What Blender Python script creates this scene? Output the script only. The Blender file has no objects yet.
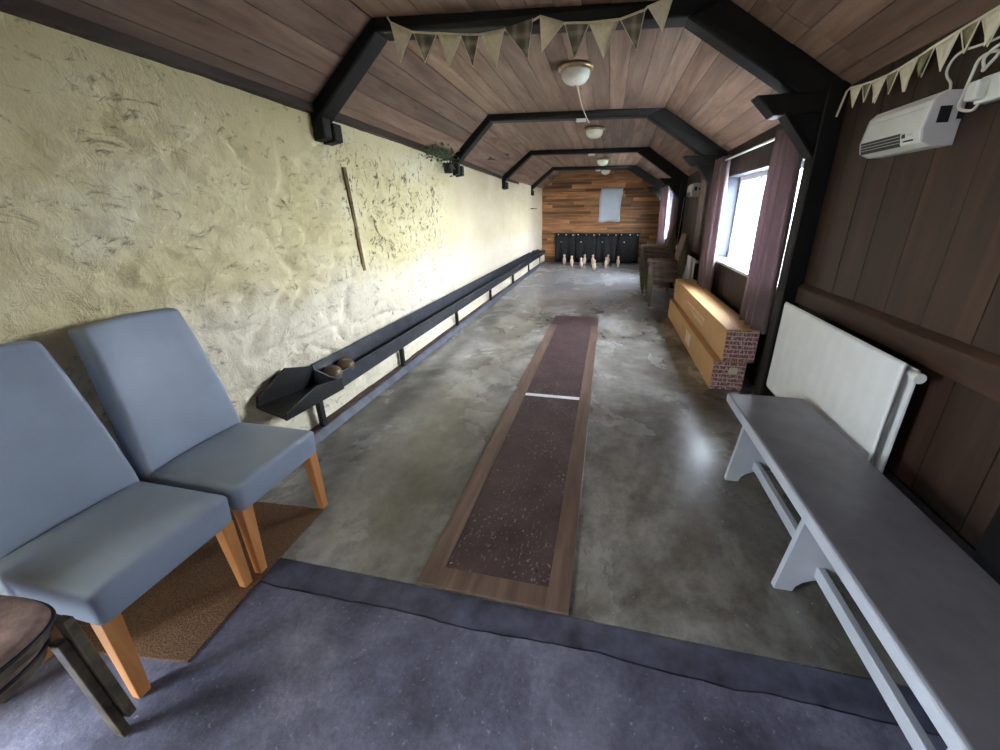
import bpy, bmesh, math, random
from mathutils import Vector, Matrix, noise
random.seed(7)
C = bpy.context.scene.collection
sc = bpy.context.scene

# ------------------------------------------------------------------ helpers
def s2l(c):
    return tuple(((x/255)/12.92 if x/255 <= .04045 else ((x/255+.055)/1.055)**2.4) for x in c)

class MB:
    """collects shapes; build() links them as ONE mesh object"""
    def __init__(self): self.v=[]; self.f=[]; self.t=[]
    def add(self, vs, fs, tint=0.0):
        n=len(self.v); self.v+= [tuple(p) for p in vs]
        self.f+= [tuple(i+n for i in f) for f in fs]; self.t+=[tint]*len(fs)
        return self
    def hexa(self, p, tint=0.0):
        return self.add(p, [(0,3,2,1),(4,5,6,7),(0,1,5,4),(1,2,6,5),(2,3,7,6),(3,0,4,7)], tint)
    def box(self, x0,x1,y0,y1,z0,z1, tint=0.0, M=None):
        p=[Vector(q) for q in ((x0,y0,z0),(x1,y0,z0),(x1,y1,z0),(x0,y1,z0),(x0,y0,z1),(x1,y0,z1),(x1,y1,z1),(x0,y1,z1))]
        if M: p=[M@q for q in p]
        return self.hexa(p, tint)
    def prism(self, poly, off, tint=0.0):
        n=len(poly); off=Vector(off); a=[Vector(p) for p in poly]; b=[p+off for p in a]
        fs=[tuple(range(n))[::-1], tuple(range(n,2*n))]+[(i,(i+1)%n,(i+1)%n+n,i+n) for i in range(n)]
        return self.add(a+b, fs, tint)
    def bar(self, a, b, w, h, up=(0,0,1), tint=0.0, taper=1.0):
        a=Vector(a); b=Vector(b); d=(b-a).normalized(); s=d.cross(Vector(up)).normalized(); u=s.cross(d)
        p=[a-s*w/2-u*h/2, a+s*w/2-u*h/2, a+s*w/2+u*h/2, a-s*w/2+u*h/2]
        w*=taper; h*=taper
        p+=[b-s*w/2-u*h/2, b+s*w/2-u*h/2, b+s*w/2+u*h/2, b-s*w/2+u*h/2]
        return self.hexa(p, tint)
    def tube(self, pts, r, n=8):
        pts=[Vector(p) for p in pts]; vs=[]; fs=[]
        up=Vector((0.13,0.27,0.95))
        for i,p in enumerate(pts):
            d=(pts[min(i+1,len(pts)-1)]-pts[max(i-1,0)]).normalized()
            s=d.cross(up)
            if s.length<.05: s=d.cross(Vector((1,0,0)))
            s.normalize(); u=s.cross(d)
            for k in range(n):
                a=2*math.pi*k/n; vs.append(p+s*math.cos(a)*r+u*math.sin(a)*r)
        for i in range(len(pts)-1):
            for k in range(n):
                fs.append((i*n+k, i*n+(k+1)%n, (i+1)*n+(k+1)%n, (i+1)*n+k))
        fs.append(tuple(range(n))[::-1]); fs.append(tuple(range((len(pts)-1)*n, len(pts)*n)))
        return self.add(vs, fs)
    def lathe(self, prof, n=24, c=(0,0,0), axis='z'):
        vs=[]; fs=[]; m=len(prof); c=Vector(c)
        for r,z in prof:
            for k in range(n):
                a=2*math.pi*k/n; q=(max(r,1e-4)*math.cos(a), max(r,1e-4)*math.sin(a), z)
                if axis=='x': q=(q[2],q[0],q[1])
                if axis=='y': q=(q[0],q[2],q[1])
                vs.append(c+Vector(q))
        for i in range(m-1):
            for k in range(n): fs.append((i*n+k,i*n+(k+1)%n,(i+1)*n+(k+1)%n,(i+1)*n+k))
        fs.append(tuple(range(n))[::-1]); fs.append(tuple(range((m-1)*n,m*n)))
        return self.add(vs, fs)
    def grid(self, rows):
        """open sheet from a list of rows of points"""
        m=len(rows); n=len(rows[0]); vs=[p for r in rows for p in r]; fs=[]
        for i in range(m-1):
            for j in range(n-1): fs.append((i*n+j,i*n+j+1,(i+1)*n+j+1,(i+1)*n+j))
        return self.add(vs, fs)
    def build(self, name, mat, parent=None, bevel=0, seg=2, smooth=False, solid=0, subsurf=0, loc=None, rot=None):
        me=bpy.data.meshes.new(name); me.from_pydata(self.v,[],self.f); me.update()
        bm=bmesh.new(); bm.from_mesh(me); bmesh.ops.recalc_face_normals(bm, faces=bm.faces[:]); bm.to_mesh(me); bm.free()
        at=me.attributes.new('tint','FLOAT','FACE')
        if len(self.t)==len(me.polygons): at.data.foreach_set('value', self.t)
        o=bpy.data.objects.new(name, me); C.objects.link(o)
        me.materials.append(mat)
        if parent: o.parent=parent
        if loc: o.location=loc
        if rot: o.rotation_euler=rot
        if solid:
            m=o.modifiers.new('solid','SOLIDIFY'); m.thickness=solid; m.offset=0
        if bevel:
            m=o.modifiers.new('bevel','BEVEL'); m.width=bevel; m.segments=seg; m.limit_method='ANGLE'; m.angle_limit=math.radians(40)
        if subsurf:
            m=o.modifiers.new('sub','SUBSURF'); m.levels=subsurf; m.render_levels=subsurf
        if smooth:
            for p in me.polygons: p.use_smooth=True
        return o

def tag(o, label, cat, group=None, kind=None):
    o['label']=label; o['category']=cat
    if group: o['group']=group
    if kind: o['kind']=kind
    return o
def thing(name, label, cat, loc=(0,0,0), rotz=0, group=None, kind=None):
    o=bpy.data.objects.new(name,None); C.objects.link(o); o.empty_display_size=.1
    o.location=loc; o.rotation_euler=(0,0,rotz)
    return tag(o,label,cat,group,kind)
def dup(root, loc, rotz, label, group=None):
    r=root.copy(); C.objects.link(r); r.location=loc; r.rotation_euler=(0,0,rotz); r['label']=label
    if group: r['group']=group
    for ch in list(root.children):
        c=ch.copy(); C.objects.link(c); c.parent=r
        for g in list(ch.children):
            d=g.copy(); C.objects.link(d); d.parent=c
    return r

# ------------------------------------------------------------------ materials
class NT:
    def __init__(self, name):
        self.m=bpy.data.materials.new(name); self.m.use_nodes=True; self.t=self.m.node_tree
        self.b=self.t.nodes['Principled BSDF']; self.co=None
    def n(self, kind, **kw):
        x=self.t.nodes.new(kind)
        for k,v in kw.items():
            if k in x.inputs.keys(): x.inputs[k].default_value=v
            else: setattr(x,k,v)
        return x
    def l(self,a,b): self.t.links.new(a,b)
    def coord(self, scale=(1,1,1), rot=(0,0,0)):
        if not self.co: self.co=self.n('ShaderNodeTexCoord')
        mp=self.n('ShaderNodeMapping'); mp.inputs['Scale'].default_value=scale; mp.inputs['Rotation'].default_value=rot
        self.l(self.co.outputs['Object'], mp.inputs['Vector']); return mp.outputs['Vector']
    def noise(self, scale, nscale=1.0, detail=5, rough=.6, dist=0.0):
        x=self.n('ShaderNodeTexNoise'); x.inputs['Scale'].default_value=nscale; x.inputs['Detail'].default_value=detail
        x.inputs['Roughness'].default_value=rough; x.inputs['Distortion'].default_value=dist
        self.l(self.coord(scale), x.inputs['Vector']); return x.outputs['Fac']
    def ramp(self, fac, stops, interp='LINEAR'):
        r=self.n('ShaderNodeValToRGB'); cr=r.color_ramp; cr.interpolation=interp
        while len(cr.elements)<len(stops): cr.elements.new(.5)
        for e,(p,c) in zip(cr.elements,stops):
            e.position=p; e.color=(*c,1) if len(c)==3 else c
        self.l(fac,r.inputs['Fac']); return r.outputs['Color']
    def mix(self, fac, a, b, mode='MIX'):
        x=self.n('ShaderNodeMix'); x.data_type='RGBA'; x.blend_type=mode
        for v,i in ((fac,0),(a,6),(b,7)):
            if hasattr(v,'is_output'): self.l(v,x.inputs[i])
            elif i==0: x.inputs[0].default_value=v
            else: x.inputs[i].default_value=(*v,1)
        return x.outputs[2]
    def math(self, op, a, b=0.0, clamp=False):
        x=self.n('ShaderNodeMath'); x.operation=op; x.use_clamp=clamp
        for v,i in ((a,0),(b,1)):
            if hasattr(v,'is_output'): self.l(v,x.inputs[i])
            else: x.inputs[i].default_value=v
        return x.outputs[0]
    def attr(self): 
        x=self.n('ShaderNodeAttribute'); x.attribute_name='tint'; return x.outputs['Fac']
    def color(self,c): self.l(c,self.b.inputs['Base Color']) if hasattr(c,'is_output') else setattr(self.b.inputs['Base Color'],'default_value',(*c,1))
    def rough(self,r): self.l(r,self.b.inputs['Roughness']) if hasattr(r,'is_output') else setattr(self.b.inputs['Roughness'],'default_value',r)
    def bump(self,h,strength=.3,dist=.01):
        x=self.n('ShaderNodeBump'); x.inputs['Strength'].default_value=strength; x.inputs['Distance'].default_value=dist
        self.l(h,x.inputs['Height']); self.l(x.outputs['Normal'],self.b.inputs['Normal'])

def simple(name, rgb, rough=.5, metal=0, var=.12, nscale=8, bump=0, bscale=60):
    m=NT(name); c=s2l(rgb); d=tuple(x*(1-var*2.2) for x in c); e=tuple(min(1,x*(1+var)) for x in c)
    m.color(m.ramp(m.noise((1,1,1),nscale), [(.3,d),(.7,e)])); m.rough(rough); m.b.inputs['Metallic'].default_value=metal
    if bump: m.bump(m.noise((1,1,1),bscale,3), bump, .004)
    return m.m

def wood(name, c_dark, c_mid, c_light, grain, rough=.6, tintamt=.5, bump=.25, gs=1.0, knots=True):
    """boards: grain = per-axis scale, low along the length of the board"""
    m=NT(name); t=m.attr()
    v=m.n('ShaderNodeVectorMath'); v.operation='ADD'; m.l(m.coord(grain),v.inputs[0])
    k=m.n('ShaderNodeCombineXYZ'); m.l(m.math('MULTIPLY',t,37.0),k.inputs[0]); m.l(m.math('MULTIPLY',t,53.0),k.inputs[1]); m.l(m.math('MULTIPLY',t,71.0),k.inputs[2])
    m.l(k.outputs[0],v.inputs[1])
    x=m.n('ShaderNodeTexNoise'); x.inputs['Scale'].default_value=gs; x.inputs['Detail'].default_value=7; x.inputs['Roughness'].default_value=.62; x.inputs['Distortion'].default_value=.6
    m.l(v.outputs[0],x.inputs['Vector'])
    col=m.ramp(x.outputs['Fac'],[(.28,s2l(c_dark)),(.5,s2l(c_mid)),(.74,s2l(c_light))])
    sh=m.ramp(t,[(0,(1-tintamt,)*3),(1,(1+tintamt*.4,)*3)])
    col=m.mix(1.0,col,sh,'MULTIPLY')
    if knots:
        w=m.n('ShaderNodeTexVoronoi'); w.inputs['Scale'].default_value=1.0
        m.l(m.coord(tuple(2.0 if g<3 else 6.0 for g in grain)),w.inputs['Vector'])
        kn=m.ramp(w.outputs['Distance'],[(.0,(.35,)*3),(.10,(1,)*3)])
        col=m.mix(1.0,col,kn,'MULTIPLY')
    m.color(col); m.rough(rough); m.bump(x.outputs['Fac'],bump,.004)
    return m.m

M={}
# lime-washed stone wall
def wall_mat():
    m=NT('limewash'); base=m.ramp(m.noise((1,1,1.6),1.3,6,.6),[(.3,s2l((214,200,150))),(.55,s2l((226,214,172))),(.75,s2l((238,230,202)))])
    sep=m.n('ShaderNodeSeparateXYZ'); m.l(m.co.outputs['Object'],sep.inputs[0]); Y=sep.outputs[1]; Z=sep.outputs[2]
    # whiter lower band and pinkish patch further along
    n1=m.noise((1,1,1),1.7,4)
    low=m.math('SUBTRACT',1.0,m.math('MULTIPLY',m.math('SUBTRACT',m.math('ADD',Z,m.math('MULTIPLY',n1,.5)),1.05),3.0,),True)
    low=m.math('MINIMUM',m.math('MAXIMUM',low,0.0),.75)
    base=m.mix(low,base,s2l((240,231,212)))
    pk=m.ramp(Y,[(.0,(0,0,0)),(1,(0,0,0))]); 
    def band(lo,hi,soft,src):
        a=m.math('MULTIPLY',m.math('SUBTRACT',src,lo),1/soft,True); b=m.math('MULTIPLY',m.math('SUBTRACT',hi,src),1/soft,True)
        return m.math('MULTIPLY',a,b,True)
    pink=m.math('MULTIPLY',band(4.9,12.6,.4,Y),.35); base=m.mix(pink,base,s2l((236,216,200)))
    # peeling area: small dark pits
    region=m.math('MULTIPLY',band(2.75,4.95,.25,m.math('ADD',Y,m.math('MULTIPLY',n1,.4))),band(.95,2.1,.2,Z))
    pits=m.noise((1,12,7),1.6,4,.7,.8)
    pit=m.math('MULTIPLY',m.math('MULTIPLY',m.math('SUBTRACT',pits,.565),18.0,True),region)
    rg=m.math('MULTIPLY',m.math('SUBTRACT',m.noise((1,3.4,6.5),1.9,6,.74,1.4),.57),8.0,True)   # scattered scrapes everywhere on the rough part
    rg=m.math('MULTIPLY',rg,m.math('MULTIPLY',m.math('SUBTRACT',5.0,Y),4.0,True))
    base=m.mix(m.math('MULTIPLY',rg,.9),base,s2l((112,100,64)))
    base=m.mix(m.math('MULTIPLY',pit,.85),base,s2l((84,72,44)))
    foot=m.math('MULTIPLY',m.math('SUBTRACT',.16,m.math('ADD',Z,m.math('MULTIPLY',n1,-.12))),9.0,True)
    m.color(base); m.rough(.9)
    h=m.math('ADD',m.math('MULTIPLY',m.noise((1,2,2.6),3.0,8,.62),1.0),m.math('MULTIPLY',pits,.5))
    m.bump(h,.8,.03); return m.m
M['wall']=wall_mat()
M['ceil']=wood('ceiling_boards',(96,73,60),(142,113,97),(174,147,129),(9,.9,9),.5,.42,.2)
M['beam']=simple('black_timber',(14,12,13),.5,0,.4,14,.35,40); M['beam'].node_tree.nodes['Principled BSDF'].inputs['Specular IOR Level'].default_value=.35
M['panel']=wood('dark_panelling',(42,28,21),(60,41,31),(80,56,43),(9,9,.9),.5,.4,.3,knots=False)
M['rail']=wood('dark_rail',(46,30,22),(64,44,33),(84,58,44),(9,.9,9),.48,.3,.3,knots=False)
M['skirt']=simple('black_skirting',(20,17,16),.5,0,.3)
M['farwood']=wood('reclaimed_boards',(110,70,42),(172,118,74),(214,164,116),(1.0,9,10),.5,.62,.2,gs=1.0)
M['reveal']=simple('painted_reveal',(64,70,84),.6)
M['white']=simple('white_gloss',(238,240,242),.3,0,.03)
M['rad']=simple('radiator_enamel',(230,232,234),.35,0,.03)
M['plastic']=simple('white_plastic',(226,226,220),.4,0,.03)
M['endplastic']=simple('grey_white_plastic',(196,190,196),.45,0,.03)
M['dark']=simple('dark_plastic',(26,26,30),.45)
M['brass']=simple('aged_brass',(176,156,122),.35,1,.2)
M['chrome']=simple('chrome',(200,200,205),.22,1,.05)
M['black']=simple('black_painted_board',(50,52,62),.36,0,.3,10,.25)
M['rubber']=simple('black_rubber',(20,21,26),.6,0,.35,6)
M['ball']=simple('turned_wood_ball',(112,92,72),.35,0,.25,12)
M['pin']=simple('pale_pin_wood',(236,206,184),.35,0,.12,20)
M['oak']=wood('oak_leg',(190,122,66),(216,148,88),(230,170,110),(14,14,1.6),.4,.1,.1,knots=False)
M['vinyl']=simple('grey_blue_vinyl',(150,163,183),.48,0,.04,5,.12,220)
M['seatfab']=simple('brown_fabric',(132,108,102),.85,0,.18,30,.4,300)
M['brownframe']=simple('bronze_frame',(104,93,74),.45,.1,.3,20)
M['bench']=simple('grey_bench_paint',(176,180,192),.42,0,.05,6,.12,90)
M['benchtop']=simple('worn_bench_top',(124,124,134),.26,0,.10,5,.15,120)
M['kerb']=simple('blue_kerb_paint',(100,104,120),.5,0,.2,9,.3)
M['kerbtop']=simple('brown_sill',(84,56,44),.7,0,.3,12,.3)
M['strip']=simple('weathered_strip',(128,104,66),.8,0,.3,14)
M['linen']=simple('linen',(240,230,206),.9,0,.06,40,.3,300)
M['cord']=simple('white_cord',(224,220,210),.6,0,.05)
M['glass']=None
def glass():
    m=NT('window_glass'); m.color((1,1,1)); m.rough(.02); m.b.inputs['Transmission Weight'].default_value=1; m.b.inputs['IOR'].default_value=1.05
    m.b.inputs['Alpha'].default_value=.25
    return m.m
M['glass']=glass()
def lampglass():
    m=NT('opal_glass'); m.color(m.ramp(m.noise((1,1,1),20),[(.3,s2l((214,220,212))),(.7,s2l((232,236,228)))])); m.rough(.25)
    m.b.inputs['Subsurface Weight'].default_value=.3; return m.m
M['opal']=lampglass()
def see_through(m,k):
    nt=m.node_tree; b=nt.nodes['Principled BSDF']; tr=nt.nodes.new('ShaderNodeBsdfTranslucent'); mx=nt.nodes.new('ShaderNodeMixShader'); mx.inputs[0].default_value=k
    if b.inputs['Base Color'].is_linked: nt.links.new(b.inputs['Base Color'].links[0].from_socket,tr.inputs['Color'])
    nt.links.new(b.outputs[0],mx.inputs[1]); nt.links.new(tr.outputs[0],mx.inputs[2]); nt.links.new(mx.outputs[0],nt.nodes['Material Output'].inputs['Surface'])
see_through(M['linen'],.12)
def check():
    m=NT('tartan'); b=s2l((104,97,88)); c=s2l((128,120,110)); d=s2l((176,168,152))
    w1=m.n('ShaderNodeTexWave'); w1.wave_type='BANDS'; w1.bands_direction='X'; w1.inputs['Scale'].default_value=4.2
    m.l(m.coord(),w1.inputs['Vector'])
    w2=m.n('ShaderNodeTexWave'); w2.wave_type='BANDS'; w2.bands_direction='Z'; w2.inputs['Scale'].default_value=4.2
    m.l(m.co.outputs['Object'],w2.inputs['Vector'])
    a=m.ramp(w1.outputs['Fac'],[(0,b),(.62,c),(.95,d)]); e=m.ramp(w2.outputs['Fac'],[(0,b),(.62,c),(.95,d)])
    m.color(m.mix(.5,a,e)); m.rough(.9); return m.m
M['tartan']=check()
def check2():
    m=simple('sage_linen',(150,140,108),.9,0,.15,40,.3,200); return m
M['sage']=check2(); see_through(M['tartan'],.12)
def curtain(name,c):
    m=NT(name); k=s2l(c); m.color(m.ramp(m.noise((1,1,1),40),[(.3,tuple(x*.88 for x in k)),(.7,k)])); m.rough(.9)
    tr=m.n('ShaderNodeBsdfTranslucent'); tr.inputs['Color'].default_value=(*k,1)
    mx=m.n('ShaderNodeMixShader'); mx.inputs[0].default_value=.35
    m.l(m.b.outputs[0],mx.inputs[1]); m.l(tr.outputs[0],mx.inputs[2]); m.l(mx.outputs[0],m.t.nodes['Material Output'].inputs['Surface'])
    return m.m
M['mauve']=curtain('mauve_curtain',(140,121,126)); 
M['paper']=simple('white_paper',(206,214,226),.8,0,.04,4)
def concrete():
    m=NT('sealed_concrete')
    a=m.ramp(m.noise((1,.8,1),1.1,7,.62,.6),[(.30,s2l((70,64,56))),(.47,s2l((124,120,114))),(.66,s2l((186,184,182)))])
    f=m.noise((1.0,.8,1),7,8,.74); a=m.mix(.7,a,m.ramp(f,[(.3,(.18,.17,.15)),(.55,(.85,.85,.85)),(.8,(1.15,1.15,1.15))]),'MULTIPLY')
    sp=m.math('MULTIPLY',m.math('SUBTRACT',m.noise((1,1,1),60,2,.5),.70),12.0,True); a=m.mix(m.math('MULTIPLY',sp,.5),a,s2l((214,214,206)))
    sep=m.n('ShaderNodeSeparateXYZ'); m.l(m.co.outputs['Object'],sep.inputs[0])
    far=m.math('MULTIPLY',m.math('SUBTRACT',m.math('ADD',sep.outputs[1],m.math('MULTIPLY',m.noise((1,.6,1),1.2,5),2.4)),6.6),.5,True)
    a=m.mix(m.math('MULTIPLY',far,.5),a,s2l((188,192,202)))  # window-light sheen painted in: far floor mixed towards paler bluish grey
    m.color(a); m.rough(m.math('ADD',m.math('MULTIPLY',m.noise((1,.7,1),1.6,6,.6,.4),.46),.02)); m.b.inputs['Specular IOR Level'].default_value=.7; m.bump(f,.12,.004); return m.m
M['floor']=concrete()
def apron():
    m=NT('painted_rough_floor')
    a=m.ramp(m.noise((1,1,1),2.2,8,.66,.3),[(.32,s2l((58,58,72))),(.48,s2l((98,98,120))),(.68,s2l((146,146,168)))])
    f=m.noise((1,1,1),55,8,.78); a=m.mix(.75,a,m.ramp(f,[(.3,(.5,.5,.5)),(.7,(1.2,1.2,1.2))]),'MULTIPLY')
    sp=m.math('MULTIPLY',m.math('SUBTRACT',m.noise((1,1,1),66,4,.6),.63),10.0,True); a=m.mix(m.math('MULTIPLY',sp,.45),a,s2l((186,188,206)))
    m.color(a); m.rough(.55); m.bump(m.math('ADD',f,m.math('MULTIPLY',m.noise((1,1,1),9,6,.6),2.0)),.5,.006); return m.m
M['apron']=apron()
M['thresh']=simple('blue_strip_paint',(86,88,108),.4,0,.3,9,.3)
def lane():
    m=NT('lane_mat'); a=m.ramp(m.noise((1,1,1),4,6,.6),[(.3,s2l((54,39,41))),(.7,s2l((88,69,71)))])
    sp=m.math('MULTIPLY',m.math('SUBTRACT',m.noise((1,.55,1),85,3,.6),.585),9.0,True)
    w=m.math('MULTIPLY',sp,m.math('MULTIPLY',m.math('SUBTRACT',m.noise((1,.6,1),3.2,4),.34),4.0,True)); a=m.mix(m.math('MULTIPLY',w,.5),a,s2l((200,190,188)))
    m.color(a); m.rough(.45); m.bump(m.noise((1,1,1),130,3),.5,.004); return m.m
M['lane']=lane()
M['laneborder']=wood('lane_border',(92,72,64),(122,99,88),(150,126,114),(14,1.5,14),.4,.2,.2,knots=False)
def coir():
    m=NT('coir'); f=m.noise((1,1,1),160,4,.7); a=m.ramp(f,[(.3,s2l((70,48,34))),(.55,s2l((126,92,64))),(.8,s2l((176,138,102)))]); m.color(a); m.rough(1); m.bump(f,.9,.01); return m.m
M['coir']=coir()
M['card']=simple('cardboard',(198,156,108),.7,0,.06,3,.1,40)
M['cardprint']=simple('faded_print',(226,200,168),.75)
def printed():
    m=NT('printed_box_end'); a=s2l((136,74,94)); b=s2l((214,196,188))
    br=m.n('ShaderNodeTexBrick'); br.offset=.37; br.inputs['Color1'].default_value=(*a,1); br.inputs['Color2'].default_value=(*a,1); br.inputs['Mortar'].default_value=(*b,1)
    br.inputs['Mortar Size'].default_value=.12; br.inputs['Brick Width'].default_value=5.5; br.inputs['Row Height'].default_value=1.0; br.inputs['Scale'].default_value=1.0
    m.l(m.coord((26,26,26),(math.pi/2,0,0)),br.inputs['Vector'])
    n=m.math('MULTIPLY',m.math('SUBTRACT',m.noise((1.6,1,.7),44,3,.7),.50),14.0,True)
    m.color(m.mix(m.math('MULTIPLY',n,.85),br.outputs['Color'],b)); m.rough(.6); return m.m
M['print']=printed()
M['tape']=simple('label_white',(232,222,206),.6)
M['leaf']=simple('dull_green_leaf',(98,116,88),.6,0,.35,30)
M['greyboard']=simple('greyed_board',(152,138,138),.7,0,.15,8,.2)
M['ground']=simple('outside_ground',(150,152,146),.9)
M['render']=simple('outer_masonry',(196,194,186),.9)

# ------------------------------------------------------------------ setting
XL,XR=-2.06,1.37; YB,YF=-1.6,11.82
# floor
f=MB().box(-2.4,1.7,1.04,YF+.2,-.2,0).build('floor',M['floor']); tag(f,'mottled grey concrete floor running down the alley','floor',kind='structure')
def crackline(x): return .92+.02*noise.noise(Vector((x*2.3,1.7,0)))+.012*noise.noise(Vector((x*9,0,3)))
ap=MB(); xs=[-2.4+i*.05 for i in range(83)]
ap.add([(x,YB-.3,.004) for x in xs]+[(x,crackline(x)-.004,.004) for x in xs]+[(x,YB-.3,-.2) for x in xs]+[(x,crackline(x)-.004,-.2) for x in xs],
       [(i,i+1,i+84,i+83) for i in range(82)]+[(i+83,i+84,i+83*3+1,i+83*3) for i in range(82)])
f=ap.build('floor',M['apron']); tag(f,'rough blue-purple painted floor at the near end','floor',kind='structure')
th=MB(); 
th.add([(x,crackline(x)+.004,.0) for x in xs]+[(x,1.036+.006*noise.noise(Vector((x*5,4,0))),.0) for x in xs]+[(x,crackline(x)+.004,-.2) for x in xs]+[(x,1.036,-.2) for x in xs],
       [(i,i+1,i+84,i+83) for i in range(82)]+[(i,i+1,i+83*2+1,i+83*2) for i in range(82)]+[(i+83,i+84,i+83*3+1,i+83*3) for i in range(82)])
o=th.build('trim_1',M['thresh']); tag(o,'dark blue painted strip across the floor between rough floor and concrete','floor strip',kind='structure')
o=MB().box(-2.4,1.7,YB-.3,YF+.2,-.26,-.21).build('floor',M['skirt']); tag(o,'dark bed seen in the floor cracks','floor',kind='structure')

# left wall: displaced masonry
DY0,DY1,DZ=-.80,.06,2.02      # doorway in the left wall just behind the photographer
def plinth(y,z):
    return .085*max(0,min(1,(.33-z)/.06))*max(0,min(1,(y-1.0)/.3))+.06*max(0,min(1,(y-6.5)/5))
def wd(y,z):
    a=1.0 if y<4.8 else max(.18,1-(y-4.8)*3)
    wx=.35*noise.noise(Vector((y*1.3,z*1.3,9)))
    p=Vector((y*1.6+wx,z*3.4,0.3)); d=.030*noise.fractal(p,1.0,2.0,3)
    q=Vector((y*3.0+wx,z*6.0+wx,2.1)); r=1-abs(noise.noise(q)); d-=.034*max(0,r-.80)/.2*(.4+.6*max(0,noise.noise(Vector((y*1.9,z*2.3,4)))+.5))
    d+=.014*noise.noise(Vector((y*9,z*13,5)))+.008*noise.noise(Vector((y*19,z*23,6)))
    a*=1-.75*math.exp(-((y-2.9)/.12)**2)
    a*=.25+.75*max(0,min(1,(z-.12)/.25)) if y>1.2 else 1
    a*=1-.8*max(0,min(1,(z-1.88)/.15))
    return a*d+.010*noise.noise(Vector((y*.8,z*.9,7)))
ny=640; nz=120; z1=2.24
rows=[]
for j in range(nz+1):
    z=z1*j/nz
    rows.append([(XL+min(.03,wd(DY1+.12+(YF-DY1-.12)*i/ny,z))+plinth(DY1+.12+(YF-DY1-.12)*i/ny,z),DY1+.12+(YF-DY1-.12)*i/ny,z) for i in range(ny+1)])
wl=MB().grid(rows)
o=wl.build('wall_left',M['wall'],smooth=True)
tag(o,'long rough cream limewashed stone wall on the left','wall',kind='structure')
bk=MB().box(-2.5,-2.13,DY1,YF+.2,-.2,2.6).box(-2.5,-2.13,YB-.3,DY0,-.2,2.6).box(-2.5,-2.13,DY0,DY1,DZ,2.6).box(-2.13,-2.03,DY1,DY1+.14,0,2.3).box(-2.13,-2.05,YB-.3,DY0,0,2.3).box(-2.13,-2.05,DY0,DY1,DZ,2.3)
bk.build('masonry_core',M['wall'],o)

# right wall: vertical boards with two window openings
W=[(3.32,5.40,.92,1.88),(8.40,10.5,.88,1.92)]
ZT=2.25
wr=MB(); y=YB
while y<YF:
    w=.235+random.uniform(-.02,.03); y2=min(y+w,YF); t=random.random(); g=.003
    cuts=[(0,ZT)]
    for (a,b,c,d) in W:
        if y2>a and y<b:
            cuts=[(0,c),(d,ZT)]
    segs=[]
    # boards straddling the jamb are split
    edges=[y]+sorted(e for (a,b,_,_) in W for e in (a,b) if y<e<y2)+[y2]
    for e0,e1 in zip(edges,edges[1:]):
        mid=(e0+e1)/2; cs=[(0,ZT)]
        for (a,b,c,d) in W:
            if a<mid<b: cs=[(0,c),(d,ZT)]
        for (c0,c1) in cs:
            wr.box(XR+random.uniform(0,.003),XR+.022,e0+(g if e0==y else 0),e1-(g if e1==y2 else 0),c0,c1,t)
    y=y2
wall_r=wr.build('wall_right',M['panel']); tag(wall_r,'dark brown vertical board panelling along the right wall','wall',kind='structure')
core=MB(); ys=[YB-.3]+[e for w in W for e in w[:2]]+[YF+.2]
for i in range(0,len(ys),2): core.box(XR+.024,XR+.26,ys[i],ys[i+1],-.2,2.6)
for (a,b,c,d) in W: core.box(XR+.024,XR+.26,a,b,-.2,c-.03).box(XR+.024,XR+.26,a,b,d,2.6)
core.build('masonry_core',M['skirt'],wall_r)
rv=MB()
for (a,b,c,d) in W:
    rv.box(XR+.005,XR+.2,b-.012,b-.001,c,d).box(XR+.005,XR+.2,a+.001,a+.012,c,d).box(XR+.005,XR+.2,a+.012,b-.012,d-.012,d-.001)
rv.build('window_reveal',M['reveal'],wall_r)
# dado rail and skirting on the right wall
rl=MB(); 
for a,b in ((YB,3.0),):
    rl.hexa([(XR-.03,a,.865),(XR,a,.865),(XR,b,.865),(XR-.03,b,.865),(XR-.03,a,.975),(XR,a,1.01),(XR,b,1.01),(XR-.03,b,.975)],.5)
o=rl.build('trim_2',M['rail'],bevel=.006); tag(o,'thick dark timber dado rail along the near right wall','rail',kind='structure')
o=MB().box(XR-.014,XR,YB,2.98,0,.335).box(XR-.012,XR,3.14,5.5,0,.12).box(XR-.012,XR,5.76,7.98,0,.12).box(XR-.012,XR,8.2,YF,0,.12).build('baseboard_right',M['skirt'],bevel=.003); tag(o,'black skirting at the foot of the right wall','skirting',kind='structure')

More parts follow.
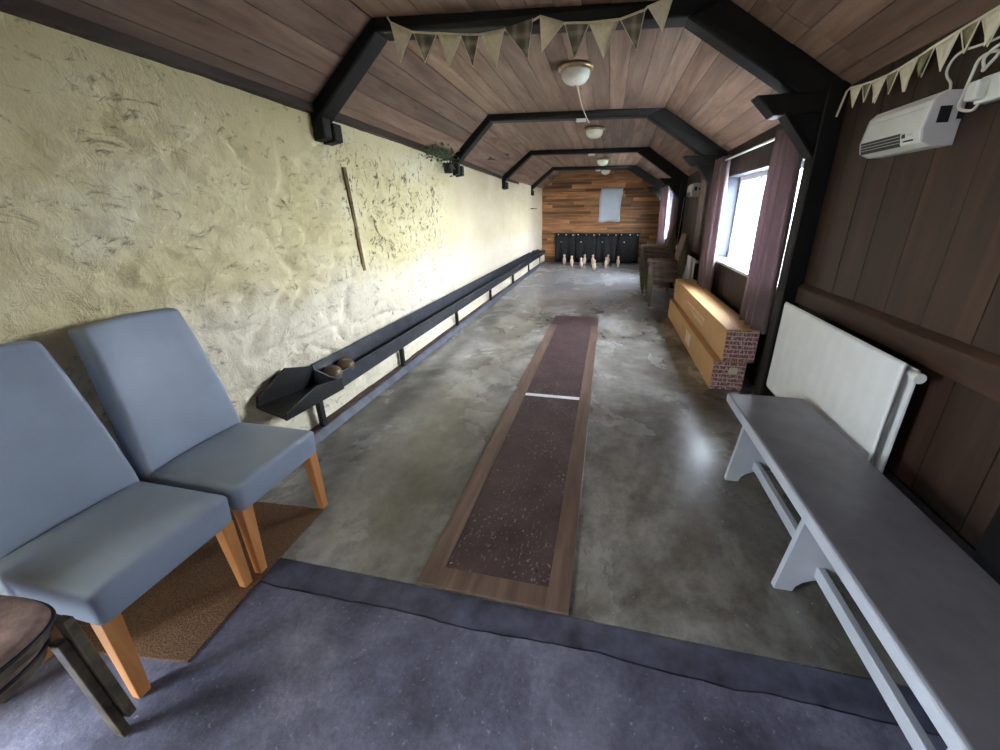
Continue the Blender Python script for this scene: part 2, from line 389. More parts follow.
# windows
for k,(a,b,c,d) in enumerate(W):
    wn=thing('window_%d'%(k+1),['white framed window behind the nearer pair of mauve curtains','white framed window behind the farther pair of curtains'][k],'window',(0,0,0),kind='structure')
    x0,x1=XR+.15,XR+.20; fr=MB(); t=.055
    fr.box(x0,x1,a+.012,b-.012,c,c+t).box(x0,x1,a+.012,b-.012,d-.012-t,d-.012)
    n=3
    for i in range(n+1):
        yy=a+.012+t/2+(b-a-.024-t)*i/n
        fr.box(x0,x1,yy-t/2,yy+t/2,c+t,d-.012-t)
    fr.build('window_frame',M['white'],wn,bevel=.006)
    for i in range(n):
        y0=a+.012+t+(b-a-.024-t)*i/n; y1=a+.012+(b-a-.024-t)*(i+1)/n
        MB().box(x0+.022,x0+.026,y0-.004,y1+.004,c+t-.004,d-.008-t).build('pane',M['glass'],wn)
    bars=MB()
    for i in range(n):
        y0=a+.012+t+(b-a-.024-t)*i/n; y1=a+.012+(b-a-.024-t)*(i+1)/n
        bars.box(x0+.010,x0+.018,(y0+y1)/2-.007,(y0+y1)/2+.007,c+t,d-.012-t)
    bars.build('glazing_bar',M['white'],wn)
    MB().box(XR-.06,XR+.15,a-.02,b+.02,c-.03,c).build('window_sill',M['white'],wn,bevel=.008,seg=3)

# far wall of reclaimed boards
fw=MB(); z=0
while z<2.75:
    h=random.choice((.075,.09,.09,.11)); x=XL-.1-random.random()
    while x<XR+.1:
        L=random.uniform(.5,1.7); x0=max(x,XL-.1); x1=min(x+L,XR+.1)
        if x1>x0: fw.box(x0+.0015,x1-.0015,YF-random.uniform(0,.008),YF+.03,z+.0015,z+h-.0015,random.random())
        x+=L
    z+=h
o=fw.build('wall_back',M['farwood'],bevel=.002,seg=1); tag(o,'far end wall of mixed orange-brown reclaimed boards','wall',kind='structure')
MB().box(-2.5,1.7,YF+.03,YF+.25,-.2,2.9).build('masonry_core',M['render'],o)
o=MB().box(-2.5,1.7,YB-.3,YB,-.2,2.9).build('wall_front',M['render']); tag(o,'plain wall behind the photographer','wall',kind='structure')

# ceiling: stations along Y with profile points (eave, knee, knee, eave)
ST=[(YB-.02,[(-2.10,2.17),(-1.55,2.67),(.58,2.67),(1.42,2.20)]),
    (2.75,[(-2.10,2.15),(-1.55,2.66),(.58,2.66),(1.42,2.17)]),
    (5.35,[(-2.10,2.12),(-1.56,2.645),(.57,2.665),(1.42,2.14)]),
    (7.80,[(-2.10,2.07),(-1.50,2.55),(.62,2.58),(1.42,2.05)]),
    (10.45,[(-2.10,2.05),(-1.48,2.54),(.56,2.55),(1.42,2.05)]),
    (YF+.04,[(-2.10,2.05),(-1.48,2.54),(.56,2.55),(1.42,2.05)])]
def prof(y):
    for (ya,pa),(yb,pb) in zip(ST,ST[1:]):
        if y<=yb or yb==ST[-1][0]:
            k=(y-ya)/(yb-ya); return [Vector(((1-k)*a[0]+k*b[0],0,(1-k)*a[1]+k*b[1])) for a,b in zip(pa,pb)]
for s,(nm,lab,nb) in enumerate((('ceiling','sloping left side of the brown boarded ceiling',5),('ceiling','flat middle of the brown boarded ceiling',13),('ceiling','sloping right side of the brown boarded ceiling',6))):
    cb=MB()
    for i in range(nb):
        for q,((ya,_),(yb,_)) in enumerate(zip(ST,ST[1:])):
            t=random.random(); off=random.uniform(0,.004); yj=[ya,yb]
            P=[]
            for yy in yj:
                pr=prof(yy); A,B=pr[s],pr[s+1]; d=(B-A); L=d.length; d=d/L; up=Vector((-d.z,0,d.x))
                g=.0028
                a=A+d*(L*i/nb+g)+up*off; b=A+d*(L*(i+1)/nb-g)+up*off
                P.append((a,b,up))
            (a0,b0,u0),(a1,b1,u1)=P
            f_=lambda v,y: Vector((v.x,y,v.z))
            cb.hexa([f_(a0,yj[0]),f_(b0,yj[0]),f_(b1,yj[1]),f_(a1,yj[1]),f_(a0+u0*.022,yj[0]),f_(b0+u0*.022,yj[0]),f_(b1+u1*.022,yj[1]),f_(a1+u1*.022,yj[1])],t)
    o=cb.build(nm,M['ceil']); tag(o,lab,'ceiling',kind='structure')
    bkm=MB()
    for (ya,_),(yb,_) in zip(ST,ST[1:]):
        P=[]
        for yy in (ya,yb):
            pr=prof(yy); A,B=pr[s],pr[s+1]; d=(B-A).normalized(); up=Vector((-d.z,0,d.x)); A=A-d*.12+up*.024; B=B+d*.12+up*.024; P.append((A,B,up))
        (a0,b0,u0),(a1,b1,u1)=P
        bkm.hexa([f_(a0,ya),f_(b0,ya),f_(b1,yb),f_(a1,yb),f_(a0+u0*.1,ya),f_(b0+u0*.1,ya),f_(b1+u1*.1,yb),f_(a1+u1*.1,yb)])
    bkm.build('roof_lining',M['skirt'],o)
# timber plate along the left eave
pl=MB()
for (ya,pa),(yb,pb) in zip(ST,ST[1:]):
    za=pa[0][1]; zb=pb[0][1]
    pl.hexa([(-2.10,ya,za-.012),(-2.03,ya,za+.008),(-2.03,yb,zb+.008),(-2.10,yb,zb-.012),(-2.10,ya,za+.03),(-2.03,ya,za+.06),(-2.03,yb,zb+.06),(-2.10,yb,zb+.03)])
o=pl.build('trim_3',M['rail']); tag(o,'dark timber plate along the top of the cream wall','trim',kind='structure')

# four black timber frames
FR=[(2.6,3.0),(5.1,5.55),(7.5,8.0),(10.2,10.7)]
FLAB=['nearest black timber roof frame, the one with the bunting strung across it','second black timber roof frame, with greenery at its left foot','third black timber roof frame down the alley','farthest black timber roof frame, close to the end wall']
for k,(yl,yr) in enumerate(FR):
    fr=thing('trim_%d'%(4+k),FLAB[k],'roof frame',(0,0,0),kind='structure')
    Yx=lambda x: yl+(x+2.05)/3.42*(yr-yl)
    wid=.15
    def pt(i): 
        x0=[-2.05,-1.55,.57,1.37][i]; p=prof(Yx(x0))[i]; return Vector((p.x,Yx(p.x),p.z))
    E0,K0,K1,E1=[pt(i) for i in range(4)]
    def member(name,a,b,da,db,dirn,extra=None):
        # near face polygon a,b (top) and a+da,b+db (bottom), extruded along Y
        m=MB(); q=[a,b,b+db,a+da]; m.prism(q,(0,wid,0)); return m.build(name,M['beam'],fr,bevel=.012)
    up=Vector((0,0,.01))
    member('tie_beam',K0+up,K1+up,Vector((.02,0,-.085)),Vector((-.2,0,-.085)),0)
    member('rafter',E0+up,K0+up,Vector((.03,0,-.10)),Vector((.02,0,-.085)),0)
    member('rafter',K1+up,E1+up,Vector((-.2,0,-.085)),Vector((-.30,0,-.02)),0)
    # left corbel stub in the wall
    MB().prism([Vector((-2.08,yl,E0.z-.04)),Vector((-1.98,yl,E0.z-.02)),Vector((-1.98,yl,E0.z-.15)),Vector((-2.08,yl,E0.z-.17))],(0,wid*.55,0)).build('corbel',M['beam'],fr,bevel=.01)
    MB().prism([Vector((-2.08,yl+.09,E0.z-.06)),Vector((-1.965,yl+.09,E0.z-.04)),Vector((-1.965,yl+.09,E0.z-.16)),Vector((-2.08,yl+.09,E0.z-.18))],(0,wid*.6,0)).build('corbel',M['beam'],fr,bevel=.01)
    # right post, stub and knee brace
    yp=yr-.01
    MB().box(1.25,XR,yp,yp+.12,0,E1.z+.06).build('post',M['beam'],fr,bevel=.01)
    zb=E1.z-.09
    MB().prism([Vector((.86,yp+.01,zb+.10)),Vector((1.30,yp+.01,zb+.10)),Vector((1.30,yp+.01,zb-.01)),Vector((.98,yp+.01,zb-.02))],(0,.13,0)).build('stub_beam',M['beam'],fr,bevel=.008)
    MB().prism([Vector((1.06,yp+.03,zb-.005)),Vector((1.26,yp+.03,zb-.005)),Vector((1.26,yp+.03,zb-.25))],(0,.07,0)).build('knee_brace',M['beam'],fr,bevel=.006)
    MB().bar((1.04,yp+.065,zb-.0),(1.25,yp+.065,zb-.26),.12,.02,(0,0,1)).build('brace_board',M['beam'],fr,bevel=.004)
# near dark post on the right, just inside the frame edge
o=MB().box(1.22,XR,.96,1.205,0,2.28).build('trim_8',M['beam'],bevel=.012); tag(o,'black glossy timber post on the right wall beside the bench','post',kind='structure')
# left kerb
kb=MB().hexa([(-2.09,1.05,0),(-1.875,1.05,0),(-1.875,YF,0),(-2.09,YF,0),(-2.09,1.05,.05),(-1.915,1.05,.05),(-1.915,YF,.05),(-2.09,YF,.05)])
o=kb.build('trim_9',M['kerb'],bevel=.006); tag(o,'low blue-grey painted kerb along the foot of the cream wall','kerb',kind='structure')
MB().box(-2.09,-1.925,1.05,YF,.045,.062).build('sill_board',M['kerbtop'],o)

# thin brown strip set in the cream wall
st=MB(); yy=[2.88+i*.006 for i in range(9)]
st.bar((XL-.001,2.865,1.84),(XL-.001,2.925,1.03),.020,.034,(0,1,0))
o=st.build('wall_batten',M['strip'],bevel=.004); tag(o,'thin brown upright strip set in the cream stone wall','batten')

# outside ground
o=MB().box(-25,25,-15,28,-.5,-.4).build('ground',M['ground']); tag(o,'pale ground outside the building','ground',kind='structure')

# ------------------------------------------------------------------ lane
ln=thing('skittle_lane','long brown lane strip with timber border let into the concrete floor','lane',(-.385,3.2,0))
def lbox(n,x0,x1,y0,y1,z0,z1,m,bev=.002): return MB().box(x0+.385,x1+.385,y0-3.2,y1-3.2,z0,z1).build(n,m,ln,bevel=bev)
lbox('lane_mat',-.62,-.155,1.135,5.0,-.01,.008,M['lane'])
lbox('border_board',-.712,-.62,1.048,5.0,-.01,.014,M['laneborder']); lbox('border_board',-.155,-.062,1.04,5.0,-.01,.014,M['laneborder'])
lbox('border_board',-.62,-.155,1.045,1.135,-.01,.0135,M['laneborder'])
lbox('far_panel',-.712,-.062,5.003,5.52,-.01,.006,M['lane'])
lbox('foul_line',-.63,-.15,2.83,2.875,.006,.0105,M['white'],0)
for (x,y) in ((-.60,1.16),(-.18,1.16),(-.22,1.2),(-.6,2.2),(-.18,2.6)): MB().lathe([(.007,.007),(.007,.0105),(.001,.0115)],8,(x+.385,y-3.2,0)).build('screw',M['chrome'],ln)

# ------------------------------------------------------------------ skittles
pinprof=[(.022,0),(.034,.02),(.050,.09),(.052,.12),(.044,.17),(.027,.205),(.024,.22),(.034,.245),(.036,.262),(.026,.284),(.006,.294)]
PINS=[(-1.24,11.35,'pale skittle at the far left of the group'),(-.99,11.02,'pale skittle second from the left of the group'),(-.69,10.54,'pale skittle on the left side, near the front of the group'),
 (-.65,11.45,'pale skittle in the back row standing behind the left-hand ones'),(-.41,11.4,'pale skittle hidden behind the front centre skittle'),(-.32,10.16,'pale front skittle, nearest of the group'),
 (-.02,10.85,'pale skittle right of centre, in front of the back row'),(.03,11.5,'pale skittle in the back row on the right, half hidden'),(.31,11.1,'pale skittle at the far right of the group')]
first=None
for (x,y,lab) in PINS:
    if not first:
        first=MB().lathe(pinprof,20).build('skittle',M['pin'],smooth=True); o=first
    else:
        o=first.copy(); C.objects.link(o)
    o.location=(x,y,.001); tag(o,lab,'skittle','skittles standing in front of the black backstop')

# black backstop curtain
bs=thing('backstop','black rubber backstop hung with white bolts behind the skittles','backstop',(-.34,YF-.05,0))
xs_=[-1.57,-.98,-.36,.28,.89]
for a,b in zip(xs_,xs_[1:]):
    rows=[]
    for j in range(7):
        z=.02+.83*j/6; rows.append([(a+.34+(b-a-.012)*i/12, .018*math.sin(i*1.3+a*5)*(1-j/7)-.01, z) for i in range(13)])
    p=MB().grid(rows).build('rubber_sheet',M['rubber'],bs,smooth=True,solid=.008)
    for u,v in ((.15,.83),(.55,.83),(.9,.82),(.3,.62)):
        MB().lathe([(.001,-.03),(.018,-.028),(.018,-.018)],8,(a+.34+(b-a)*u,-.012,v),'y').build('bolt',M['white'],bs)
MB().box(-1.25,1.25,-.02,.03,.845,.885).build('rail',M['black'],bs,bevel=.004)

# paper sheet on the far wall
rows=[]
for j in range(11):
    v=j/10; rows.append([(-.31+.61*i/8+.012*math.sin(v*7+i*.2)-.02*(1-v)+.02*v, YF-.014-.004*math.sin(i*.9+v*5), 1.19+.92*v+.015*(i/8-.5)*(1-v)-.012*math.sin(i*1.1)*(1-v)) for i in range(9)])
o=MB().grid(rows).build('paper_sheet',M['paper'],smooth=True,solid=.003); tag(o,'blank pale paper sheet pinned to the end wall boards','paper')

# ------------------------------------------------------------------ ball return trough
tr=thing('ball_return','long black ball return trough on posts along the cream wall','ball return',(-1.95,2.1,0))
def tb(m): return m
X0=1.95; Y0=-2.1
L0,L1=2.10,11.8
MB().box(-1.905+X0,-1.885+X0,L0+Y0,L1+Y0,.262,.385).build('front_board',M['black'],tr,bevel=.004)
MB().hexa([(-2.0+X0,L0+Y0,.30),(-1.985+X0,L0+Y0,.30),(-1.985+X0,L1+Y0,.30),(-2.0+X0,L1+Y0,.30),(-2.035+X0,L0+Y0,.475),(-2.015+X0,L0+Y0,.48),(-2.015+X0,L1+Y0,.48),(-2.035+X0,L1+Y0,.475)]).build('back_board',M['black'],tr,bevel=.003)
MB().box(-2.0+X0,-1.905+X0,L0+Y0,L1+Y0,.285,.305).build('trough_floor',M['black'],tr)
for y in (2.0,3.13,4.57,6.11,7.74,9.40,11.0):
    MB().box(-1.945+X0,-1.91+X0,y-.02+Y0,y+.02+Y0,.055,.27).build('post',M['beam'],tr,bevel=.003)
MB().bar((-1.90+X0,3.13+Y0,.27),(-1.895+X0,3.40+Y0,.37),.012,.02).build('bracket',M['beam'],tr)
# hopper at the near end
hp=MB()
hp.hexa([(-2.03+X0,1.63+Y0,.385),(-1.76+X0,1.57+Y0,.365),(-1.80+X0,2.08+Y0,.315),(-2.03+X0,2.10+Y0,.315),(-2.03+X0,1.63+Y0,.40),(-1.76+X0,1.57+Y0,.38),(-1.80+X0,2.08+Y0,.33),(-2.03+X0,2.10+Y0,.33)])
hpo=hp.build('hopper',M['beam'],tr,bevel=.003)
MB().prism([(-2.035+X0,1.63+Y0,.385),(-2.035+X0,1.65+Y0,.455),(-2.035+X0,1.89+Y0,.545),(-2.035+X0,2.10+Y0,.47),(-2.035+X0,2.12+Y0,.315)],(.018,0,0)).build('hopper_back',M['beam'],hpo,bevel=.003)
MB().prism([(-1.775+X0,1.57+Y0,.365),(-1.775+X0,1.58+Y0,.41),(-1.79+X0,1.84+Y0,.455),(-1.80+X0,2.10+Y0,.40),(-1.80+X0,2.10+Y0,.315)],(.016,0,0)).build('hopper_side',M['beam'],hpo,bevel=.003)
MB().prism([(-2.02+X0,2.10+Y0,.315),(-1.79+X0,2.09+Y0,.315),(-1.79+X0,2.09+Y0,.385),(-1.90+X0,2.10+Y0,.40),(-2.02+X0,2.10+Y0,.45)],(0,.018,0)).build('stop_board',M['kerb'],hpo,bevel=.003)
for i,(y,l) in enumerate(((2.20,'brown wooden bowling ball nearest the hopper in the trough'),(2.35,'brown wooden bowling ball farther along the trough, behind the other'))):
    b=bpy.data.meshes.new('ball')
    bm=bmesh.new(); bmesh.ops.create_uvsphere(bm,u_segments=28,v_segments=18,radius=.066); bm.to_mesh(b); bm.free(); b.materials.append(M['ball'])
    for p in b.polygons: p.use_smooth=True
    o=bpy.data.objects.new('skittle_ball',b); C.objects.link(o); o.location=(-1.945,y,.375); tag(o,l,'ball','wooden balls in the return trough')

# ------------------------------------------------------------------ dining chairs
def dining(loc,rotz,label,grp):
    t=thing('dining_chair',label,'chair',loc,rotz,grp)
    # seat: rounded block, front towards +X
    rows=[]; 
    s=MB(); xs=[-.21,-.1,.02,.12,.20,.245]; 
    n=9
    def top(x,y): return .470+.014*(1-(abs(y)/.215)**3)*(1-((x-.02)/.26)**4)
    V=[];F=[]
    for i,x in enumerate(xs):
        for j in range(n):
            y=-.215+.43*j/(n-1); V.append((x,y,top(x,y)))
    nb=len(V)
    for i,x in enumerate(xs):
        for j in range(n):
            y=-.215+.43*j/(n-1); V.append((x-(.012 if i==5 else 0),y*.985,.335))
    m_=len(xs)
    for i in range(m_-1):
        for j in range(n-1):
            a=i*n+j; F.append((a,a+n,a+n+1,a+1)); F.append((nb+a,nb+a+1,nb+a+n+1,nb+a+n))
    for i in range(m_-1):
        for j in (0,n-1):
            a=i*n+j; F.append((a,a+n,nb+a+n,nb+a))
    for j in range(n-1):
        for i in (0,m_-1):
            a=i*n+j; F.append((a,a+1,nb+a+1,nb+a))
    s.add(V,F); s.build('seat',M['vinyl'],t,bevel=.022,seg=4,smooth=True)
    # backrest, gently curved slab leaning back
    V=[];F=[]; prof_=[(-.190,.36),(-.205,.50),(-.228,.70),(-.272,.93),(-.315,1.080)]
    n=7; b=MB()
    for (x,z) in prof_:
        wd_=.215-.036*max(0,(z-.5)/.5)
        for j in range(n): 
            y=-wd_+2*wd_*j/(n-1); V.append((x-.012*(1-(y/wd_)**2),y,z+(.012*(1-(y/wd_)**2) if z>1 else 0)))
    nb=len(V)
    for (x,z) in prof_:
        wd_=.215-.036*max(0,(z-.5)/.5)
        th=.095-.012*max(0,(z-.4)/.65)
        for j in range(n):
            y=(-wd_+2*wd_*j/(n-1))*(1+.012/wd_); V.append((x-th,y,z+(.008*max(0,1-(y/wd_)**2) if z>1 else 0)))
    m_=len(prof_)
    for i in range(m_-1):
        for j in range(n-1):
            a=i*n+j; F.append((a,a+1,a+n+1,a+n)); F.append((nb+a,nb+a+n,nb+a+n+1,nb+a+1))
        for j in (0,n-1):
            a=i*n+j; F.append((a,a+n,nb+a+n,nb+a))
    for j in range(n-1):
        for i in (0,m_-1):
            a=i*n+j; F.append((a,a+1,nb+a+1,nb+a))
    b.add(V,F); b.build('backrest',M['vinyl'],t,bevel=.018,seg=4,smooth=True)
    for sy in (-1,1):
        MB().hexa([(.185,sy*.195-.017,0),(.219,sy*.195-.017,0),(.219,sy*.195+.017,0),(.185,sy*.195+.017,0),(.176,sy*.186-.024,.345),(.226,sy*.186-.024,.345),(.226,sy*.186+.024,.345),(.176,sy*.186+.024,.345)]).build('leg',M['oak'],t,bevel=.003)
        MB().hexa([(-.275,sy*.19-.016,0),(-.243,sy*.19-.016,0),(-.243,sy*.19+.016,0),(-.275,sy*.19+.016,0),(-.225,sy*.186-.022,.36),(-.180,sy*.186-.022,.36),(-.180,sy*.186+.022,.36),(-.225,sy*.186+.022,.36)]).build('leg',M['oak'],t,bevel=.003)
    return t
G='grey upholstered dining chairs by the cream wall'
ch=dining((-1.625,.695,.006),0,'grey-blue upholstered dining chair nearer the camera, beside the brown stacked chairs',G)
dup(ch,(-1.618,1.152,.012),math.radians(0),'grey-blue upholstered dining chair farther from the camera, next to the ball trough hopper',G)

# coir mat
mt=MB(); poly=[(-2.0,.52),(-1.36,.60),(-1.385,.95),(-1.40,1.33),(-1.9,1.30),(-2.0,1.27)]
mt.prism([(x,y,.0045) for x,y in poly],(0,0,.009)); o=mt.build('coir_mat',M['coir'],bevel=.004); tag(o,'brown coir mat on the floor beneath the grey dining chairs','mat')

# ------------------------------------------------------------------ brown stacking chairs
def stack_chair(loc,rotz,label,grp):
    t=thing('stacking_chair',label,'chair',loc,rotz,grp)
    # seat outline: square at the back, rounded front (+X)
    out=[]
    for k in range(33):
        a=-math.pi/2+math.pi*k/32; c,s=math.cos(a),math.sin(a)
        out.append((.04+.198*abs(c)**.55, .205*(abs(s)**.5)*(1 if s>0 else -1)))
    out+=[(-.2,.19),(-.2,-.19)]
    def ring(k,z): return [(x*k,y*k,z) for x,y in out]
    s=MB(); zs=[(1.0,.425),(1.0,.442),(.985,.455),(.93,.466),(.7,.470),(.35,.466)]
    V=[];F=[];n=len(out)
    for k,z in zs: V+=ring(k,z)
    for i in range(len(zs)-1):
        for j in range(n): F.append((i*n+j,i*n+(j+1)%n,(i+1)*n+(j+1)%n,(i+1)*n+j))
    F.append(tuple(range(n))); F.append(tuple(range((len(zs)-1)*n,len(zs)*n)))
    s.add(V,F); so=s.build('seat',M['seatfab'],t,smooth=True)
    pp=MB().tube([(x*1.004,y*1.004,.437) for x,y in out[:33]],.006,6); pp.build('piping',M['dark'],so)
    MB().prism([(x*.97,y*.97,.400) for x,y in out],(0,0,.024)).build('seat_frame',M['brownframe'],t,bevel=.004)
    rows=[]
    for j in range(8):
        v=j/7; z=.50+.36*v; hw=.195*(1-.25*max(0,v-.6)**1.5*2)
        rows.append([(-.205-.07*v-.03*(1-(2*i/8-1)**2),-hw+2*hw*i/8,z) for i in range(9)])
    MB().grid(rows).build('backrest',M['seatfab'],t,smooth=True,solid=.04,bevel=.012,seg=3)
    for sy in (-1,1):
        MB().bar((.205,sy*.190,.42),(.222,sy*.198,0),.022,.036,(1,0,0)).build('leg',M['brownframe'],t,bevel=.003)
        MB().tube([(-.26,sy*.205,0),(-.20,sy*.20,.40),(-.235,sy*.198,.62),(-.275,sy*.19,.80)],.011,8).build('leg',M['brownframe'],t,smooth=True)
    return t
c0=stack_chair((-1.572,.200,.005),math.radians(3),'brown padded stacking chair underneath in the nearest pair, its feet on the floor','pair of brown stacking chairs in the near left corner')
dup(c0,(-1.558,.222,.066),math.radians(3),'brown padded stacking chair on top of the nearest pair, its rounded seat uppermost','pair of brown stacking chairs in the near left corner')
ordn={5:['bottom','second from bottom','middle','fourth from bottom','top'],7:['bottom','second from bottom','third from bottom','middle','third from top','second from top','top']}
for (sx,sy,nm,rz,n) in ((.94,6.50,'nearer',180,5),(.92,7.50,'farther',178,7)):
    for i in range(n):
        dup(c0,(sx-.012*i,sy+.01*(i%2),.005+.070*i+(.12 if nm=='farther' and i==99 else 0)),math.radians(rz),'brown padded stacking chair, %s one of the %s stack by the right wall'%(ordn[n][i],nm),'%s stack of brown chairs by the right wall'%nm)

# ------------------------------------------------------------------ bench
bn=thing('bench','long grey painted plank bench in front of the white radiator','bench',(.975,2.0,0),math.radians(.7))
TW=.385
MB().box(-.216,.188,-2.3,.225,.436,.470).build('seat',M['benchtop'],bn,bevel=.010,seg=3)
MB().box(-.222,-.196,-2.3,.222,.416,.466).build('front_edge',M['bench'],bn,bevel=.010,seg=3)
for yy in (.03,-.655,-1.335,-2.02):
    poly=[(-.215,0),(-.145,0)]
    for k in range(11):
        a=math.pi-math.pi*k/10; poly.append((.0+.145*math.cos(a),.09*math.sin(a)+.001))
    poly+=[(.145,0),(.19,0),(.175,.434),(-.165,.434)]
    MB().prism([(x,yy-.013,z) for x,z in poly],(0,.026,0)).build('leg',M['bench'],bn,bevel=.003)
MB().box(-.085,-.058,-2.15,.03,.095,.15).build('stretcher',M['bench'],bn,bevel=.003)

# ------------------------------------------------------------------ radiators
def radiator(loc,label,grp):
    t=thing('radiator',label,'radiator',loc,0,grp)   # local: X from -.15 (front) to 0 (wall); Y along
    V=[];F=[]; n=90; L=1.13
    fr=MB(); rows=[]
    for z in (.0,.02,.05,.60,.625,.64):
        e=0 if z in(.0,.64) else (.5 if z in (.02,.625) else 1)
        rows.append([(-.150+(.008 if z in (0,.64) else 0)-.0006*e*math.sin(i*.8),-L/2+L*i/n,.25+z) for i in range(n+1)])
    fr.grid(rows); fr.build('front_panel',M['rad'],t,solid=.014,bevel=0,smooth=True)
    MB().box(-.100,-.088,-L/2,L/2,.26,.865).build('rear_panel',M['rad'],t,bevel=.003)
    fi=MB()
    for i in range(36):
        y=-L/2+.06+(L-.12)*i/35; fi.box(-.138,-.104,y-.002,y+.002,.27,.855)
    fi.build('fins',M['endplastic'],t)
    for z in (.30,.80):
        for y in (-L/2+.18,L/2-.18): MB().box(-.09,0,y-.015,y+.015,z-.02,z+.02).build('bracket',M['rad'],t)
    MB().lathe([(.012,-.04),(.022,-.04),(.022,-.01),(.012,-.01),(.012,.02),(.007,.02)],12,(-.115,-L/2-.005,.845),'y').build('bleed_plug',M['plastic'],t,smooth=False)
    MB().tube([(-.095,L/2+.0,.29),(-.095,L/2+.05,.29),(-.095,L/2+.05,.02)],.009,8).build('pipe',M['chrome'],t,smooth=True)
    MB().lathe([(.012,0),(.018,.01),(.018,.05),(.008,.06)],12,(-.095,L/2+.05,.31)).build('valve',M['plastic'],t)
    return t
r1=radiator((XR,2.275,.008),'white panel radiator on the right wall behind the grey bench','radiators on the right wall')
r2=dup(r1,(XR,6.62,-.05),0,'cream radiator farther along the right wall, beyond the cardboard boxes','radiators on the right wall')

# ------------------------------------------------------------------ cardboard boxes
def carton(label,loc,rz,sx,sy,sz,upper):
    t=thing('cardboard_box',label,'box',loc,math.radians(rz),'long cardboard boxes under the window')
    MB().box(-sx/2,sx/2,-sy/2,sy/2,0,sz).build('carton',M['card'],t,bevel=.008,seg=2)
    MB().box(-sx/2+.006,sx/2-.006,-sy/2-.003,-sy/2+.002,.006,sz-.006).build('printed_end',M['print'],t)
    fx=-sx/2-.002
    if upper:
        g=MB()
        for r_,(z,y0,y1,h) in enumerate(((.165,-.55,.28,.03),(.12,-.5,.12,.016),(.095,-.5,.0,.012))):
            y=y0
            while y<y1:
                w=random.uniform(.02,.05); g.box(fx,fx+.004,y,y+w,z-h/2,z+h/2); y+=w+.016
        g.build('printed_text',M['cardprint'],t)
        MB().box(-.02,.02,-sy/2+.02,sy/2,sz-.001,sz+.0015).build('tape',M['card'],t)
    else:
        MB().box(fx,fx+.004,-.32,-.20,.06,.20).build('label_sticker',M['tape'],t); MB().box(fx,fx+.004,-.17,-.09,.06,.20).build('label_sticker',M['tape'],t)
        MB().box(.0,.07,-sy/2-.005,-sy/2,.16,.215).build('label_sticker',M['tape'],t)
    return t
carton('long cardboard box on the floor under the window, with two white stickers on its side',(1.083,4.53,0),.25,.265,2.5,.265,False)
carton('long cardboard box lying on top of the other, with faded print on its side',(1.138,4.555,.266),.4,.255,2.54,.288,True)
# loose battens on the floor beside the boxes
for i,(a,b,lab) in enumerate((((1.20,3.22,.02),(1.12,2.42,.02),'dark timber batten on the floor under the radiator, nearer the lane'),((1.29,3.20,.02),(1.27,2.5,.02),'dark timber batten on the floor tight against the right wall'))):
    o=MB().bar(a,b,.035,.036).build('loose_batten',M['laneborder'],bevel=.003); tag(o,lab,'batten')

# ------------------------------------------------------------------ curtains and poles
def curtain_obj(label,y0,y1,zb,zt,x,folds,amp,flare):
    t=thing('curtain',label,'curtain',(x,(y0+y1)/2,zb),0,'mauve curtains at the right-hand windows')
    n=folds*8; rows=[]
    for j in range(15):
        v=j/14; z=(zt-zb)*v
        k=1+flare*(1-v); r=[]
        for i in range(n+1):
            u=i/n; ph=2*math.pi*folds*u
            r.append((amp*math.sin(ph)*(.75+.25*(1-v))+.008*math.sin(3*ph+v*5), ((u-.5)*(y1-y0))*k+.012*math.sin(ph*2+1+v*3), z))
        rows.append(r)
    MB().grid(rows).build('cloth',M['mauve'],t,smooth=True,solid=.003)
    for i in range(folds*2):
        u=(i+.5)/(folds*2)
        MB().lathe([(.016,-.006),(.024,-.006),(.024,.006),(.016,.006)],14,(0,(u-.5)*(y1-y0),zt-zb-.045),'y').build('eyelet',M['chrome'],t)
    return t
curtain_obj('pale sunlit mauve curtain at the far side of the nearer window',5.02,5.46,.50,2.07,1.255,3,.05,.12)
curtain_obj('dark mauve curtain at the near side of the nearer window',3.26,3.64,.54,2.07,1.262,3,.055,.16)
curtain_obj('pale mauve curtain on the far side of the farther window',9.55,10.45,.55,2.02,1.255,4,.045,.1)
curtain_obj('dark mauve curtain on the near side of the farther window, behind the chair stacks',8.15,8.6,.55,2.02,1.265,4,.045,.1)
for y0,y1,z,l in ((3.16,5.5,2.03,'white curtain pole over the nearer window'),(8.12,10.6,1.98,'white curtain pole over the farther window')):
    t=thing('curtain_pole',l,'curtain pole',(1.258,y0,z),0,'curtain poles')
    MB().tube([(0,0,0),(0,y1-y0,0)],.011,10).build('pole',M['white'],t,smooth=True)
    for yy in (.03,y1-y0-.03): MB().box(-.008,XR-1.258,yy-.01,yy+.01,-.018,.006).build('bracket',M['white'],t)
    for yy in (-.02,y1-y0+.02): MB().lathe([(.005,-.02),(.018,-.01),(.018,.01),(.005,.02)],10,(0,yy,0),'y').build('finial',M['white'],t)

# grey board fixed to right wall beyond curtain
o=MB().box(XR-.02,XR,6.36,6.70,.86,1.93).build('wall_board',M['greyboard'],bevel=.003); tag(o,'tall greyish board fixed to the right wall beyond the nearer curtain','board')

